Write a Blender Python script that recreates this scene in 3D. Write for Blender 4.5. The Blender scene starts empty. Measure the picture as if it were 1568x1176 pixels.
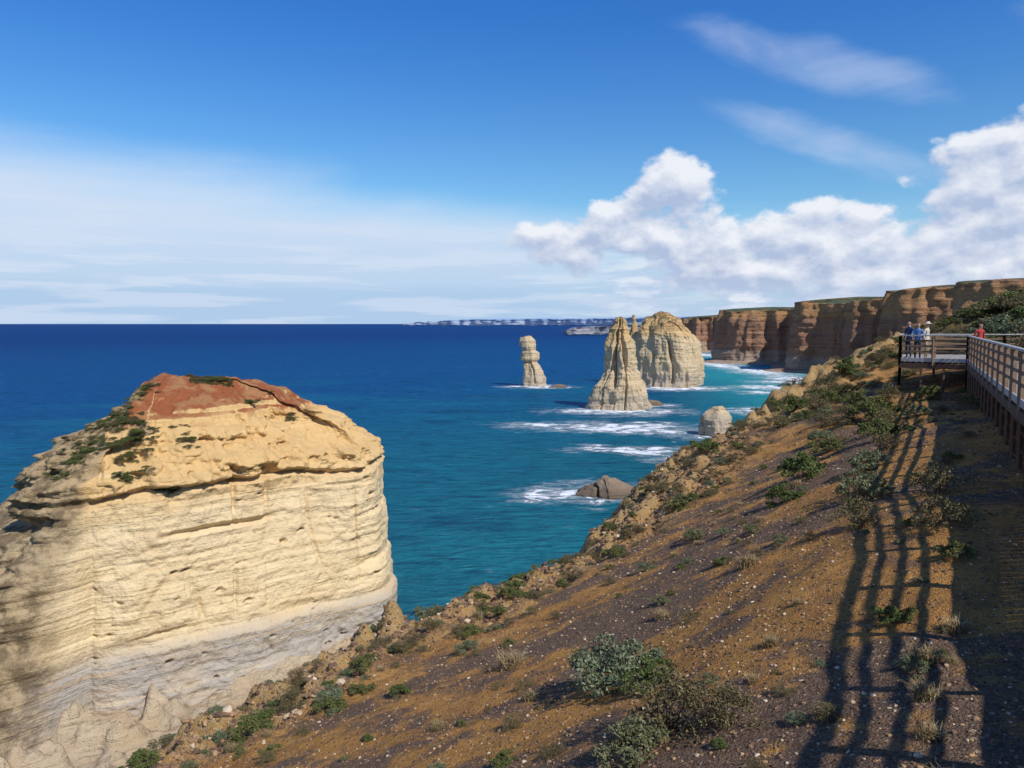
import bpy, math, random
import numpy as np
from mathutils import Vector
random.seed(7); rng=np.random.default_rng(7)
scene=bpy.context.scene
# ------------------------------------------------------------ helpers
def hsh(x,y,z,seed):
    h=(x.astype(np.int64)*374761393+y.astype(np.int64)*668265263+z.astype(np.int64)*1274126177+seed*974634777)&0xffffffff
    h=((h^(h>>13))*1103515245)&0xffffffff
    h=((h^(h>>15))*2246822519)&0xffffffff
    return ((h^(h>>16))&0xffff)/32767.5-1.0
def vn(x,y,z=0.0,seed=0):
    x,y,z=np.broadcast_arrays(np.asarray(x,float),np.asarray(y,float),np.asarray(z,float))
    xi=np.floor(x);yi=np.floor(y);zi=np.floor(z)
    fx=x-xi;fy=y-yi;fz=z-zi
    fx=fx*fx*fx*(fx*(fx*6-15)+10);fy=fy*fy*fy*(fy*(fy*6-15)+10);fz=fz*fz*fz*(fz*(fz*6-15)+10)
    r=0
    for a in (0,1):
        for b in (0,1):
            for c in (0,1):
                r=r+hsh(xi+a,yi+b,zi+c,seed)*(fx if a else 1-fx)*(fy if b else 1-fy)*(fz if c else 1-fz)
    return r
def fbm(x,y,z=0.0,o=4,seed=0,g=0.5):
    r=0;am=1;f=1;t=0
    for i in range(o):
        r=r+am*vn(np.asarray(x)*f+i*17.3,np.asarray(y)*f+i*5.1,np.asarray(z)*f+i*9.7,seed+i);t+=am;am*=g;f*=2.03
    return r/t*1.5
def ss(a,b,x):
    t=np.clip((x-a)/(b-a),0,1);return t*t*(3-2*t)
def mesh_np(name,verts,faces,mats=(),smooth=True,midx=None,attrs=None,link=True):
    verts=np.asarray(verts,np.float32).reshape(-1,3);faces=np.asarray(faces,np.int32)
    me=bpy.data.meshes.new(name);k=faces.shape[1]
    me.vertices.add(len(verts));me.vertices.foreach_set('co',verts.ravel())
    me.loops.add(faces.size);me.loops.foreach_set('vertex_index',faces.ravel())
    me.polygons.add(len(faces));me.polygons.foreach_set('loop_start',np.arange(len(faces),dtype=np.int32)*k)
    me.polygons.foreach_set('loop_total',np.full(len(faces),k,np.int32))
    me.polygons.foreach_set('use_smooth',np.full(len(faces),smooth,bool))
    for m in mats: me.materials.append(m)
    if midx is not None: me.polygons.foreach_set('material_index',np.asarray(midx,np.int32))
    if attrs:
        for an,av in attrs.items():
            a=me.attributes.new(an,'FLOAT','POINT');a.data.foreach_set('value',np.asarray(av,np.float32).ravel())
    me.update(calc_edges=True);me.validate()
    if not link: return me
    ob=bpy.data.objects.new(name,me);scene.collection.objects.link(ob);return ob
def gridfaces(nr,nc,wrap=False):
    i=np.arange(nr-1)[:,None];j=np.arange(nc if wrap else nc-1)[None,:];j2=(j+1)%nc
    return np.stack([i*nc+j,i*nc+j2,(i+1)*nc+j2,(i+1)*nc+j],-1).reshape(-1,4)
def empty(name,loc=(0,0,0)):
    e=bpy.data.objects.new(name,None);e.location=loc;scene.collection.objects.link(e);return e
class G:
    def __init__(s,t): s.t=t
    def n(s,ty,ins=None,**at):
        nd=s.t.nodes.new(ty)
        for k,v in at.items(): setattr(nd,k,v)
        for k,v in (ins or {}).items(): s.set(nd.inputs[k],v)
        return nd
    def set(s,i,v):
        if isinstance(v,bpy.types.NodeSocket): s.t.links.new(v,i)
        elif v is not None:
            if isinstance(v,(tuple,list)) and len(v)==3 and i.type=='RGBA': v=(*v,1)
            i.default_value=v
    def m(s,op,a,b=None,c=None,cl=False):
        nd=s.t.nodes.new('ShaderNodeMath');nd.operation=op;nd.use_clamp=cl
        for i,v in enumerate((a,b,c)):
            if v is not None: s.set(nd.inputs[i],v)
        return nd.outputs[0]
    def mix(s,f,a,b,mode='MIX'):
        nd=s.t.nodes.new('ShaderNodeMix');nd.data_type='RGBA';nd.blend_type=mode
        s.set(nd.inputs[0],f);s.set(nd.inputs[6],a);s.set(nd.inputs[7],b);return nd.outputs[2]
    def mr(s,v,a,b,c=0.,d=1.,sm=True):
        nd=s.t.nodes.new('ShaderNodeMapRange');nd.interpolation_type='SMOOTHSTEP' if sm else 'LINEAR'
        for i,x in enumerate((v,a,b,c,d)): s.set(nd.inputs[i],x)
        return nd.outputs[0]
    def noise(s,vec,sc,det=5,ro=.55,dist=0.):
        nd=s.n('ShaderNodeTexNoise',{'Scale':sc,'Detail':det,'Roughness':ro,'Distortion':dist})
        if vec is not None: s.set(nd.inputs['Vector'],vec)
        return nd.outputs[0]
    def scale(s,vec,v):
        nd=s.n('ShaderNodeVectorMath',operation='MULTIPLY');s.set(nd.inputs[0],vec);nd.inputs[1].default_value=v;return nd.outputs[0]
    def bump(s,h,dist,st=1.,nrm=None):
        nd=s.n('ShaderNodeBump',{'Height':h,'Distance':dist,'Strength':st})
        if nrm is not None: s.set(nd.inputs['Normal'],nrm)
        return nd.outputs[0]
def newmat(name,rough=.9,spec=.2):
    m=bpy.data.materials.new(name);m.use_nodes=True;g=G(m.node_tree)
    b=m.node_tree.nodes['Principled BSDF'];b.inputs['Roughness'].default_value=rough
    b.inputs['Specular IOR Level'].default_value=spec
    return m,g,b
def pos(g): return g.n('ShaderNodeNewGeometry').outputs['Position']

# ------------------------------------------------------------ sun, sky, camera
EL=math.radians(46);AZ=math.radians(48)
S=Vector((math.cos(EL)*math.cos(AZ),-math.cos(EL)*math.sin(AZ),math.sin(EL)))
sl=bpy.data.lights.new('sun','SUN');sl.energy=4.8;sl.angle=math.radians(.53);sl.color=(1,.955,.88)
so=bpy.data.objects.new('sun',sl);scene.collection.objects.link(so);so.rotation_euler=S.to_track_quat('Z','Y').to_euler();so.location=(60,-60,120)
cam=bpy.data.cameras.new('camera');cam.sensor_width=36;cam.lens=18/math.tan(math.radians(67.3/2));cam.clip_end=150000;cam.clip_start=.05
co=bpy.data.objects.new('camera',cam);scene.collection.objects.link(co);co.location=(0,0,50)
co.rotation_euler=(math.radians(90-4.51),math.radians(0.0),0);scene.camera=co

w=bpy.data.worlds.new('World');scene.world=w;w.use_nodes=True;g=G(w.node_tree)
bg=w.node_tree.nodes['Background'];bg.inputs[1].default_value=.1
sky=g.n('ShaderNodeTexSky',sky_type='NISHITA',sun_disc=False,sun_elevation=EL,sun_rotation=math.radians(90)+AZ,altitude=50,air_density=1.0,dust_density=.4,ozone_density=2.5)
dirv=g.n('ShaderNodeTexCoord').outputs['Generated']
sx=g.n('ShaderNodeSeparateXYZ',{0:dirv})
az=g.m('ARCTAN2',sx.outputs[0],sx.outputs[1]);el=g.m('ARCSINE',sx.outputs[2])
skyc=g.n('ShaderNodeHueSaturation',{'Saturation':1.25,'Value':1.35,'Color':sky.outputs[0]}).outputs[0]
skyc=g.mix(1.,skyc,g.mix(g.mr(el,.10,.42),(.78,.95,1.0),(.40,.74,1.12)),'MULTIPLY')
def blob(a,e,c,d,rx,ry):
    u=g.m('DIVIDE',g.m('SUBTRACT',a,c),rx);v=g.m('DIVIDE',g.m('SUBTRACT',e,d),ry)
    return g.m('SUBTRACT',1.,g.m('ADD',g.m('MULTIPLY',u,u),g.m('MULTIPLY',v,v)))
BL=[(.075,.105,.07,.038),(.13,.125,.05,.034),(.205,.155,.06,.048),(.165,.105,.09,.030),(.27,.098,.08,.036),(.36,.102,.10,.040),(.44,.088,.14,.044),(.56,.150,.095,.060),(.60,.10,.14,.06),(.50,.055,.25,.034),(.30,.060,.16,.028),(.64,.21,.06,.05),(.85,.14,.16,.09)]
def dens(da,de):
    a=g.m('ADD',az,da);e=g.m('ADD',el,de);r=None
    for b in BL:
        x=blob(a,e,*b);r=x if r is None else g.m('MAXIMUM',r,x)
    r=g.m('MAXIMUM',r,-1.2)
    c=g.n('ShaderNodeCombineXYZ',{0:a,1:g.m('MULTIPLY',e,1.45),2:.37}).outputs[0]
    nz=g.noise(c,22,7,.53,.1)
    nl=g.noise(c,9,1,.5)
    return g.m('ADD',g.m('MULTIPLY',r,.85),g.m('ADD',g.m('MULTIPLY',g.m('SUBTRACT',nz,.5),2.6),g.m('MULTIPLY',g.m('SUBTRACT',nl,.5),1.3)))
D0=dens(0.,0.);D1=dens(.007,.016)
cA=g.mr(D0,-.12,.42)
shade=g.m('ADD',.38,g.m('MULTIPLY',g.m('SUBTRACT',D0,D1),.95),cl=True)
cC=g.mix(shade,(4.4,5.3,7.3),(8.7,8.9,9.5))
c2=g.n('ShaderNodeCombineXYZ',{0:az,1:g.m('MULTIPLY',el,4.),2:.1}).outputs[0]
n2=g.noise(c2,3.2,4,.5,.3)
c3=g.n('ShaderNodeCombineXYZ',{0:az,1:g.m('MULTIPLY',el,11.),2:.8}).outputs[0]
n3=g.noise(c3,5,5,.55,.3)
top=g.m('ADD',g.m('ADD',.132,g.m('MULTIPLY',az,-.10)),g.m('MULTIPLY',g.m('SUBTRACT',n2,.5),.08))
dt=g.m('SUBTRACT',top,el)
sheet=g.m('MULTIPLY',g.mr(dt,-.04,.045),g.mr(az,.30,-.02,.0,.94))
sheet=g.m('MULTIPLY',sheet,g.mr(n3,.35,.65,.92,1.0))
low=g.mr(g.m('ADD',el,g.m('MULTIPLY',g.m('SUBTRACT',n3,.5),.02)),.034,.050)
sheetC=g.mix(low,(4.2,5.9,8.2),(6.5,7.45,9.0))
col=g.mix(sheet,skyc,sheetC)
hz=g.m('MULTIPLY',g.mr(el,.16,.0),.84)
col=g.mix(hz,col,g.mix(g.mr(n3,.47,.60),(4.3,6.0,8.3),(6.0,7.1,8.8)))
c5=g.n('ShaderNodeCombineXYZ',{0:az,1:g.m('MULTIPLY',el,3.6),2:.55}).outputs[0]
n5=g.noise(c5,16,5,.58,.2)
lf=g.m('MULTIPLY',g.m('MULTIPLY',g.mr(el,.11,.06),g.mr(el,.002,.025)),g.mr(az,.04,.20))
col=g.mix(g.m('MULTIPLY',lf,g.mr(n5,.36,.58,.2,.9)),col,g.mix(g.mr(n5,.45,.66),(4.9,6.0,8.2),(8.0,8.4,9.3)))
c4=g.n('ShaderNodeCombineXYZ',{0:g.m('ADD',az,g.m('MULTIPLY',el,.9)),1:g.m('MULTIPLY',el,2.2),2:.3}).outputs[0]
n4=g.noise(c4,6,6,.55,.3)
wm=None
for b in [(.39,.205,.12,.020),(.34,.228,.05,.010),(.36,.30,.13,.022),(.72,.30,.12,.06)]:
    x=blob(az,g.m('ADD',el,g.m('MULTIPLY',g.m('SUBTRACT',az,b[0]),.35)),*b);wm=x if wm is None else g.m('MAXIMUM',wm,x)
wm=g.m('ADD',g.m('MAXIMUM',wm,-2.),g.m('MULTIPLY',g.m('SUBTRACT',n4,.5),6.5))
wa=g.mr(wm,-.9,2.6,0.,.42)
col=g.mix(wa,col,(6.8,7.7,9.3))
col=g.mix(g.m('MULTIPLY',cA,g.mr(el,.005,.065,.1,.96)),col,cC)
g.t.links.new(col,bg.inputs[0])

# ------------------------------------------------------------ materials
def rockmat(name,low,mid,high,zb=8.,zt=30.,top=None,ztop=None,strata=.9,line=(.16,.11,.07),bumpd=.25,sc=1.,haze=None,contrast=.5,tal=None,topn=(.45,.72),sb=.6,zn=9.):
    m,g,b=newmat(name,.95,.1);p=pos(g);xyz=g.n('ShaderNodeSeparateXYZ',{0:p})
    nb=g.noise(g.scale(p,(.06*sc,.06*sc,.06*sc)),1,4)
    z=g.m('ADD',xyz.outputs[2],g.m('MULTIPLY',g.m('SUBTRACT',nb,.5),5./sc))
    st=g.noise(g.scale(p,(.02*sc,.02*sc,strata*sc)),1,5,.62)
    st2=g.noise(g.scale(p,(.06*sc,.06*sc,3.2*strata*sc)),1,3,.6)
    ver=g.noise(g.scale(p,(.7*sc,.7*sc,.05*sc)),1,4,.6)
    fine=g.noise(p,1.4*sc,7,.68)
    brk=g.noise(p,.22*sc,3,.5)
    col=g.mix(g.mr(z,zb-2,zb+1.5),low,mid);col=g.mix(g.mr(z,zt-4,zt+3),col,high)
    col=g.mix(g.mr(st,.52,.70,0,.7*contrast),col,tuple(min(1,c*1.2) for c in mid))
    col=g.mix(g.mr(st,.47,.33,0,1.1*contrast),col,tuple(c*f for c,f in zip(mid,(.78,.66,.5))))
    col=g.mix(g.m('MULTIPLY',g.mr(st2,.38,.27,0,.8*contrast),g.mr(brk,.42,.58)),col,line)
    col=g.mix(g.mr(ver,.60,.78,0,.6*contrast),col,tuple(c*f for c,f in zip(high,(.72,.6,.48))))
    col=g.mix(g.mr(brk,.45,.68,0,.5*contrast),col,tuple(c*f for c,f in zip(mid,(.80,.68,.52))))
    col=g.mix(g.mr(fine,.40,.25,0,.6),col,line)
    nz=g.n('ShaderNodeSeparateXYZ',{0:g.n('ShaderNodeNewGeometry').outputs['Normal']}).outputs[2]
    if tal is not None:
        ta=g.n('ShaderNodeAttribute',attribute_name='talus_shade').outputs['Fac']
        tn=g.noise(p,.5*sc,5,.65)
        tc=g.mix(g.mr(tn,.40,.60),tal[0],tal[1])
        col=g.mix(g.m('MULTIPLY',g.mr(g.m('ADD',ta,g.m('MULTIPLY',g.m('SUBTRACT',nb,.5),.8)),.08,.5),.9),col,tc)  # rubble brown, darkened so the flank's shade is painted into the colour
    if top is not None:
        tn=g.noise(p,.35*sc,5,.6)
        tc=g.mix(g.mr(tn,.46,.58),top[0],top[1])
        f=g.m('MULTIPLY',g.mr(nz,*topn),g.mr(g.m('ADD',xyz.outputs[2],g.m('MULTIPLY',g.m('SUBTRACT',nb,.5),zn)),ztop-1.,ztop+.8))
        col=g.mix(f,col,tc)
    if haze: col=g.mix(haze[0],col,haze[1])  # distance haze painted into the rock's base colour
    g.set(b.inputs['Base Color'],col)
    pit=g.noise(p,.55*sc,5,.7)
    h=g.m('ADD',g.m('MULTIPLY',st2,sb),g.m('ADD',g.m('MULTIPLY',fine,.8),g.m('MULTIPLY',pit,.8)))
    g.set(b.inputs['Normal'],g.bump(h,bumpd/sc*1.6,.9))
    return m
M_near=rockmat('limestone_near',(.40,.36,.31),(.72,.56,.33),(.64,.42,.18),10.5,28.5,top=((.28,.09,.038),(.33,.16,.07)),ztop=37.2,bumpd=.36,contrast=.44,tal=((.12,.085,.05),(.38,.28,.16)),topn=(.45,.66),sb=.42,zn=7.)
M_mid=rockmat('limestone_stack',(.46,.38,.28),(.58,.45,.28),(.56,.37,.17),10,40,top=((.30,.17,.08),(.16,.15,.07)),ztop=44,sc=.55,bumpd=.5,contrast=.5)
M_wet=rockmat('sea_rock',(.13,.10,.075),(.24,.18,.125),(.34,.26,.17),2,6,sc=1.2,bumpd=.5)
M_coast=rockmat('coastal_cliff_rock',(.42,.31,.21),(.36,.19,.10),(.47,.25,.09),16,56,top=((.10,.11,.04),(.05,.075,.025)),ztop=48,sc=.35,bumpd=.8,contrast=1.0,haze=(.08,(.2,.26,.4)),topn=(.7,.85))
M_far=rockmat('distant_coast_rock',(.85,.83,.80),(.60,.62,.66),(.26,.36,.48),55,110,sc=.1,bumpd=.5,haze=(.40,(.30,.46,.70)))  # rock tones also lightened and blued to paint distance haze
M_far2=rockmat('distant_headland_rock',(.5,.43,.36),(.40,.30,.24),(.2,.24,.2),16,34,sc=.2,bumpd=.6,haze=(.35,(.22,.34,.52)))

M_ground,g,b=newmat('gravelly_soil',.95,.1);p=pos(g)
nA=g.noise(g.scale(p,(.12,.20,.12)),1,4,.6,.8);nB=g.noise(p,1.1,5,.65);nC=g.noise(p,9,5,.7);nD=g.noise(p,45,3,.7)
vo=g.n('ShaderNodeTexVoronoi',{'Vector':p,'Scale':16.,'Randomness':1.});vcol=g.n('ShaderNodeSeparateColor',{0:vo.outputs['Color']}).outputs[0]
vo2=g.n('ShaderNodeTexVoronoi',{'Vector':p,'Scale':38.});vc2=g.n('ShaderNodeSeparateColor',{0:vo2.outputs['Color']}).outputs[1]
ed=g.n('ShaderNodeAttribute',attribute_name='edge_dist').outputs['Fac']
col=g.mix(g.mr(nB,.35,.65),(.60,.30,.085),(.38,.19,.065))
dk=g.mix(vc2,(.085,.062,.048),(.26,.185,.14))
gm=g.mr(g.m('ADD',nA,g.m('MULTIPLY',g.m('SUBTRACT',nB,.5),.6)),.44,.54)
gm=g.m('MULTIPLY',gm,g.mr(ed,1.5,5.0))
col=g.mix(g.m('MULTIPLY',gm,.86),col,dk)
em=g.mr(g.m('ADD',ed,g.m('MULTIPLY',g.m('SUBTRACT',nB,.5),7.)),4.6,.3)
col=g.mix(g.m('MULTIPLY',em,.85),col,g.mix(g.mr(nC,.4,.6),(.50,.30,.10),(.62,.46,.25)))
col=g.mix(g.mr(nC,.52,.72,0,.65),col,(.12,.07,.04))
col=g.mix(g.m('MULTIPLY',g.mr(vcol,.93,.95),g.mr(vo.outputs['Distance'],.45,.3)),col,(.55,.42,.28))
col=g.mix(g.mr(nD,.50,.32,0,.65),col,(.06,.035,.022))
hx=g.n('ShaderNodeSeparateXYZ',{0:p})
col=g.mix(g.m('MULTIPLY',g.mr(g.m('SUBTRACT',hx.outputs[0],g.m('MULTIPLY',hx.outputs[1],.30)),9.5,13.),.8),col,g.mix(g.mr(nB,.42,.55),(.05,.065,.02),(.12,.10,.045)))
g.set(b.inputs['Base Color'],col)
hh=g.m('ADD',g.m('MULTIPLY',nC,1.),g.m('ADD',g.m('MULTIPLY',nD,.35),g.m('MULTIPLY',g.m('SUBTRACT',1.,vo2.outputs['Distance']),.25)))
g.set(b.inputs['Normal'],g.bump(hh,.13,1.))

# sea: diffuse body colour + a limited, wave-broken sky reflection
M_sea=bpy.data.materials.new('sea_water');M_sea.use_nodes=True;g=G(M_sea.node_tree);M_sea.node_tree.nodes.remove(M_sea.node_tree.nodes['Principled BSDF'])
p=pos(g);xyz=g.n('ShaderNodeSeparateXYZ',{0:p});X,Y=xyz.outputs[0],xyz.outputs[1]
big=g.noise(g.scale(p,(.004,.008,1)),1,4,.55,.5);mid=g.noise(g.scale(p,(.02,.045,1)),1,4,.6);rip=g.noise(g.scale(p,(.10,.34,1)),1,5,.65,.4)
off=g.m('ADD',g.m('SUBTRACT',Y,g.m('MULTIPLY',X,.9)),g.m('MULTIPLY',g.m('SUBTRACT',big,.5),500.))
deep=g.mix(g.mr(off,600,3500),(.001,.064,.19),(.001,.027,.135))
col=g.mix(g.mr(off,80,750),(.005,.125,.155),deep)
col=g.mix(g.m('MULTIPLY',g.mr(big,.50,.62),g.mr(off,1200,300,0,.5)),col,(.006,.18,.21))
col=g.mix(g.mr(mid,.46,.30,0,.5),col,(.000,.035,.085))
col=g.mix(g.mr(rip,.52,.34,0,.6),col,(.000,.030,.06))
col=g.mix(g.mr(rip,.56,.76,0,.35),col,(.03,.24,.30))
sh=g.mr(g.m('ADD',g.m('SUBTRACT',X,g.m('MULTIPLY',Y,.12)),g.m('MULTIPLY',big,60.)),60,160)
sh=g.m('MULTIPLY',sh,g.mr(Y,1600,1100))
col=g.mix(g.m('MULTIPLY',sh,.8),col,(.03,.29,.30))
FO=[(47,370,36,19),(18,376,22,10),(66,356,24,12),(62,436,33,20),(38,438,14,13),(46,302,22,9),(66,284,16,10),(26,224,19,13),(13,219,9,8),(92,338,17,14),(141,437,17,18),(205,600,32,23),(238,655,34,20),(18,608,23,18),(128,592,40,22),(258,800,28,80),(250,900,22,90),(258,690,30,50),(252,985,34,36),(230,520,30,16),(178,556,14,12),(84,470,16,9),(300,1230,38,80),(128,305,20,16),(270,1340,34,34),(186,470,22,12),(36,600,16,7)]
wn=g.noise(g.scale(p,(.035,.035,1)),1,4,.6);wn2=g.noise(g.scale(p,(.028,.03,1.)),1.7,4,.6)
WX=g.m('ADD',X,g.m('MULTIPLY',g.m('SUBTRACT',wn,.5),34.));WY=g.m('ADD',Y,g.m('MULTIPLY',g.m('SUBTRACT',wn2,.5),40.))
F=None
for f in FO:
    u=g.m('DIVIDE',g.m('SUBTRACT',WX,f[0]),f[2]);v=g.m('DIVIDE',g.m('SUBTRACT',WY,f[1]),f[3])
    x=g.m('SUBTRACT',1.,g.m('ADD',g.m('MULTIPLY',u,u),g.m('MULTIPLY',v,v)));F=x if F is None else g.m('MAXIMUM',F,x)
F=g.m('MAXIMUM',F,-2.)
fn=g.noise(g.scale(p,(.10,.15,1)),1,8,.72,1.0)
foam=g.mr(g.m('ADD',g.m('MULTIPLY',F,.95),g.m('MULTIPLY',g.m('SUBTRACT',fn,.5),6.0)),.10,.9)
lace=g.m('MULTIPLY',g.mr(g.m('ADD',g.m('MULTIPLY',F,.5),g.m('MULTIPLY',g.m('SUBTRACT',fn,.5),4.)),-.6,.6),.35)
caps=g.noise(g.scale(p,(.05,.22,1)),1,5,.66);cb=g.noise(g.scale(p,(.012,.02,1)),1,2)
foam=g.m('MAXIMUM',g.m('MAXIMUM',foam,lace),g.m('MULTIPLY',g.mr(caps,.69,.76),g.mr(cb,.50,.6,0,.6)))
col=g.mix(foam,col,(.84,.87,.88))
w1=g.noise(g.scale(p,(.08,.20,1)),1,3,.6,.4);w2=g.noise(g.scale(p,(.35,.8,1)),1,5,.65,.3)
nrm=g.bump(g.m('ADD',g.m('ADD',g.m('MULTIPLY',w1,3.2),g.m('MULTIPLY',w2,1.3)),g.m('MULTIPLY',foam,.9)),1.0,1.)
df=g.n('ShaderNodeBsdfDiffuse',{'Color':col,'Normal':nrm}).outputs[0]
gl=g.n('ShaderNodeBsdfGlossy',{'Color':(.55,.75,1.),'Roughness':.25,'Normal':nrm}).outputs[0]
fr_=g.n('ShaderNodeFresnel',{'IOR':1.33,'Normal':nrm}).outputs[0]
fac=g.m('MULTIPLY',g.m('MINIMUM',fr_,.12),g.m('SUBTRACT',1.,foam))
ms=g.n('ShaderNodeMixShader',{0:fac,1:df,2:gl}).outputs[0]
g.t.links.new(ms,g.t.nodes['Material Output'].inputs[0])

def leafmat(name,c1,c2,c3):
    m,g,b=newmat(name,.75,.2);r=g.n('ShaderNodeNewGeometry').outputs['Random Per Island']
    o=g.n('ShaderNodeObjectInfo').outputs['Random']
    cr=g.n('ShaderNodeValToRGB');cr.color_ramp.elements[0].color=(*c1,1);cr.color_ramp.elements[1].color=(*c3,1)
    e=cr.color_ramp.elements.new(.55);e.color=(*c2,1);g.set(cr.inputs[0],r)
    c=g.mix(g.mr(o,0,1,0,.45),cr.outputs[0],(.16,.13,.05));g.set(b.inputs['Base Color'],c);return m
M_green=leafmat('leaf_green',(.035,.055,.014),(.075,.11,.028),(.15,.18,.05))
M_grey=leafmat('leaf_greygreen',(.06,.08,.04),(.12,.15,.08),(.24,.27,.16))
M_olive=leafmat('leaf_olive',(.05,.045,.02),(.11,.09,.04),(.20,.16,.08))
M_dry=leafmat('dry_grass',(.20,.13,.06),(.34,.24,.12),(.50,.40,.22))
M_twig,g,b=newmat('twig_bark',.9,.1);g.set(b.inputs['Base Color'],g.mix(g.noise(pos(g),20,3),(.10,.07,.05),(.22,.17,.13)))

# ------------------------------------------------------------ sea
R=60000
ob=mesh_np('sea',[(-R,-3000,0),(R,-3000,0),(R,R,0),(-R,R,0)],[(0,1,2,3)],[M_sea])

# ------------------------------------------------------------ near hillside
CP=np.array([(23,48,48.6),(17,44,46.8),(13.4,40,45.1),(8,35,43.9),(4.6,30,42.65),(2.7,27,41.7),(0,25,41.4),(-1.7,23,41.3),(-3.6,21,41.3),(-6.1,18,40.8),(-8,16,40.4),
 (0,9,44.6),(9.5,14,47.0),(7.2,14.5,46.5),(5.4,11.4,46.5),(9.8,18.6,46.7),(18.8,32,47.1),(15.5,33,46.7),(11.6,22,46.9),(2.5,6.3,46.3),(4.4,6,46.6),(0,0,46.6),(-5,5,44.4),(-12,4,42),(-14,-20,42),(6.3,20,44.95),(1.8,13,44.25),(-2.2,13.5,42.8),(3.9,14.2,45.1),(10.8,27,45.6),
 (12.6,13,47.3),(21.5,30.6,47.6),(15,8,47.7),(8,4,47.1),(4,-3,47.2),(26,20,49.3),(24,38,48.3),(27,42,49.4),(27,50,49.1),(31,50,50.6),(34,50,51.4),(40,50,53.2),(34,30,52.5),(30,8,52),(55,30,57),(55,60,55),(60,-20,58),(20,-20,50),(0,-22,47),(36,62,49.8),(32,60,48.8),(50,80,51),(42,75,49.5),(30,75,46),(60,95,52),(-30,30,36),(-30,-20,36),(0,60,40),(0,90,38)],float)
def tps_fit(P,lam=.4):
    n=len(P);d=np.hypot(P[:,None,0]-P[None,:,0],P[:,None,1]-P[None,:,1]);K=np.where(d>0,d*d*np.log(d+1e-9),0)+np.eye(n)*lam
    Q=np.c_[np.ones(n),P[:,:2]];A=np.zeros((n+3,n+3));A[:n,:n]=K;A[:n,n:]=Q;A[n:,:n]=Q.T
    return np.linalg.solve(A,np.r_[P[:,2],0,0,0])
W=tps_fit(CP)
EDGE=np.array([(-18,-60),(-15,-20),(-13,0),(-11,9),(-8,16),(-6.1,18),(-3.6,21),(-1.7,23),(0,25),(2.7,27),(4.6,30),(8,35),(13.4,40),(17,44),(23,48),(32,57),(45,75),(80,120)],float)
def edge_dist(x,y):
    best=np.full(x.shape,1e9);sg=np.ones(x.shape)
    for a,b_ in zip(EDGE[:-1],EDGE[1:]):
        dx,dy=b_-a;t=np.clip(((x-a[0])*dx+(y-a[1])*dy)/(dx*dx+dy*dy),0,1)
        px=x-a[0]-t*dx;py=y-a[1]-t*dy;d=np.hypot(px,py);cr=dx*(y-a[1])-dy*(x-a[0])
        u=d<best;best=np.where(u,d,best);sg=np.where(u,np.where(cr>0,-1,1),sg)
    return best*sg
def H(x,y,micro=True):
    x=np.asarray(x,float);y=np.asarray(y,float);z=W[-3]+W[-2]*x+W[-1]*y
    for (cx,cy,_),wt in zip(CP,W):
        r2=(x-cx)**2+(y-cy)**2;z=z+wt*.5*r2*np.log(r2+1e-9)
    e=edge_dist(x,y)+fbm(x*.35,y*.35,0,3,5)*.9
    if micro:
        z=z+fbm(x*.22,y*.22,0,2,11)*.12+fbm(x*2.2,y*2.2,0,4,12)*.035
        er=ss(5.5,.2,e)
        lump=fbm(x*.9,y*.9,0,4,13);z=z+er*(np.abs(lump)*.85-.16)
    d=np.maximum(-e,0)
    q=np.sqrt(d*d+.3)-.55
    z=z-np.maximum(q,0)*1.15-np.maximum(d-3.5,0)*6
    z=z+np.where(d>0,fbm(x*.8,y*.8,z*.4,3,14)*np.minimum(d,.9)*.7,0)
    return np.maximum(z,-4),e
def axis(segs):
    o=[]
    for a,b_,s in segs: o.append(np.arange(a,b_,s))
    return np.concatenate(o)
gx=axis([(-30,-13,.7),(-13,-9,.3),(-9,20,.09),(20,30,.2),(30,62,.8)]);gy=axis([(-25,2,.8),(2,22,.08),(22,36,.12),(36,52,.2),(52,96,.9)])
XX,YY=np.meshgrid(gx,gy);ZZ,EE=H(XX,YY)
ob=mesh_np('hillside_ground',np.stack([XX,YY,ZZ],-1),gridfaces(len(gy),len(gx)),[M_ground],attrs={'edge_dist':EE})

# ------------------------------------------------------------ stones
t=(1+5**.5)/2
ico=np.array([(-1,t,0),(1,t,0),(-1,-t,0),(1,-t,0),(0,-1,t),(0,1,t),(0,-1,-t),(0,1,-t),(t,0,-1),(t,0,1),(-t,0,-1),(-t,0,1)])/math.hypot(1,t)
icf=np.array([(0,11,5),(0,5,1),(0,1,7),(0,7,10),(0,10,11),(1,5,9),(5,11,4),(11,10,2),(10,7,6),(7,1,8),(3,9,4),(3,4,2),(3,2,6),(3,6,8),(3,8,9),(4,9,5),(2,4,11),(6,2,10),(8,6,7),(9,8,1)])
def stones(name,x,y,z,s,mat):
    n=len(x);V=ico[None]*(1+rng.uniform(-.3,.3,(n,12,1)))*s[:,None,None]*rng.uniform(.6,1.3,(n,1,3))*np.array([1,1,.7])
    a=rng.uniform(0,6.28,n);c,s_=np.cos(a)[:,None],np.sin(a)[:,None]
    vx=V[...,0]*c-V[...,1]*s_;vy=V[...,0]*s_+V[...,1]*c
    V=np.stack([vx+x[:,None],vy+y[:,None],V[...,2]+z[:,None]],-1)
    Fc=(icf[None]+np.arange(n)[:,None,None]*12).reshape(-1,3)
    return mesh_np(name,V.reshape(-1,3),Fc,[mat],smooth=False)
M_st,g,b=newmat('loose_stone',.9,.15);r=g.n('ShaderNodeNewGeometry').outputs['Random Per Island']
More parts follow.
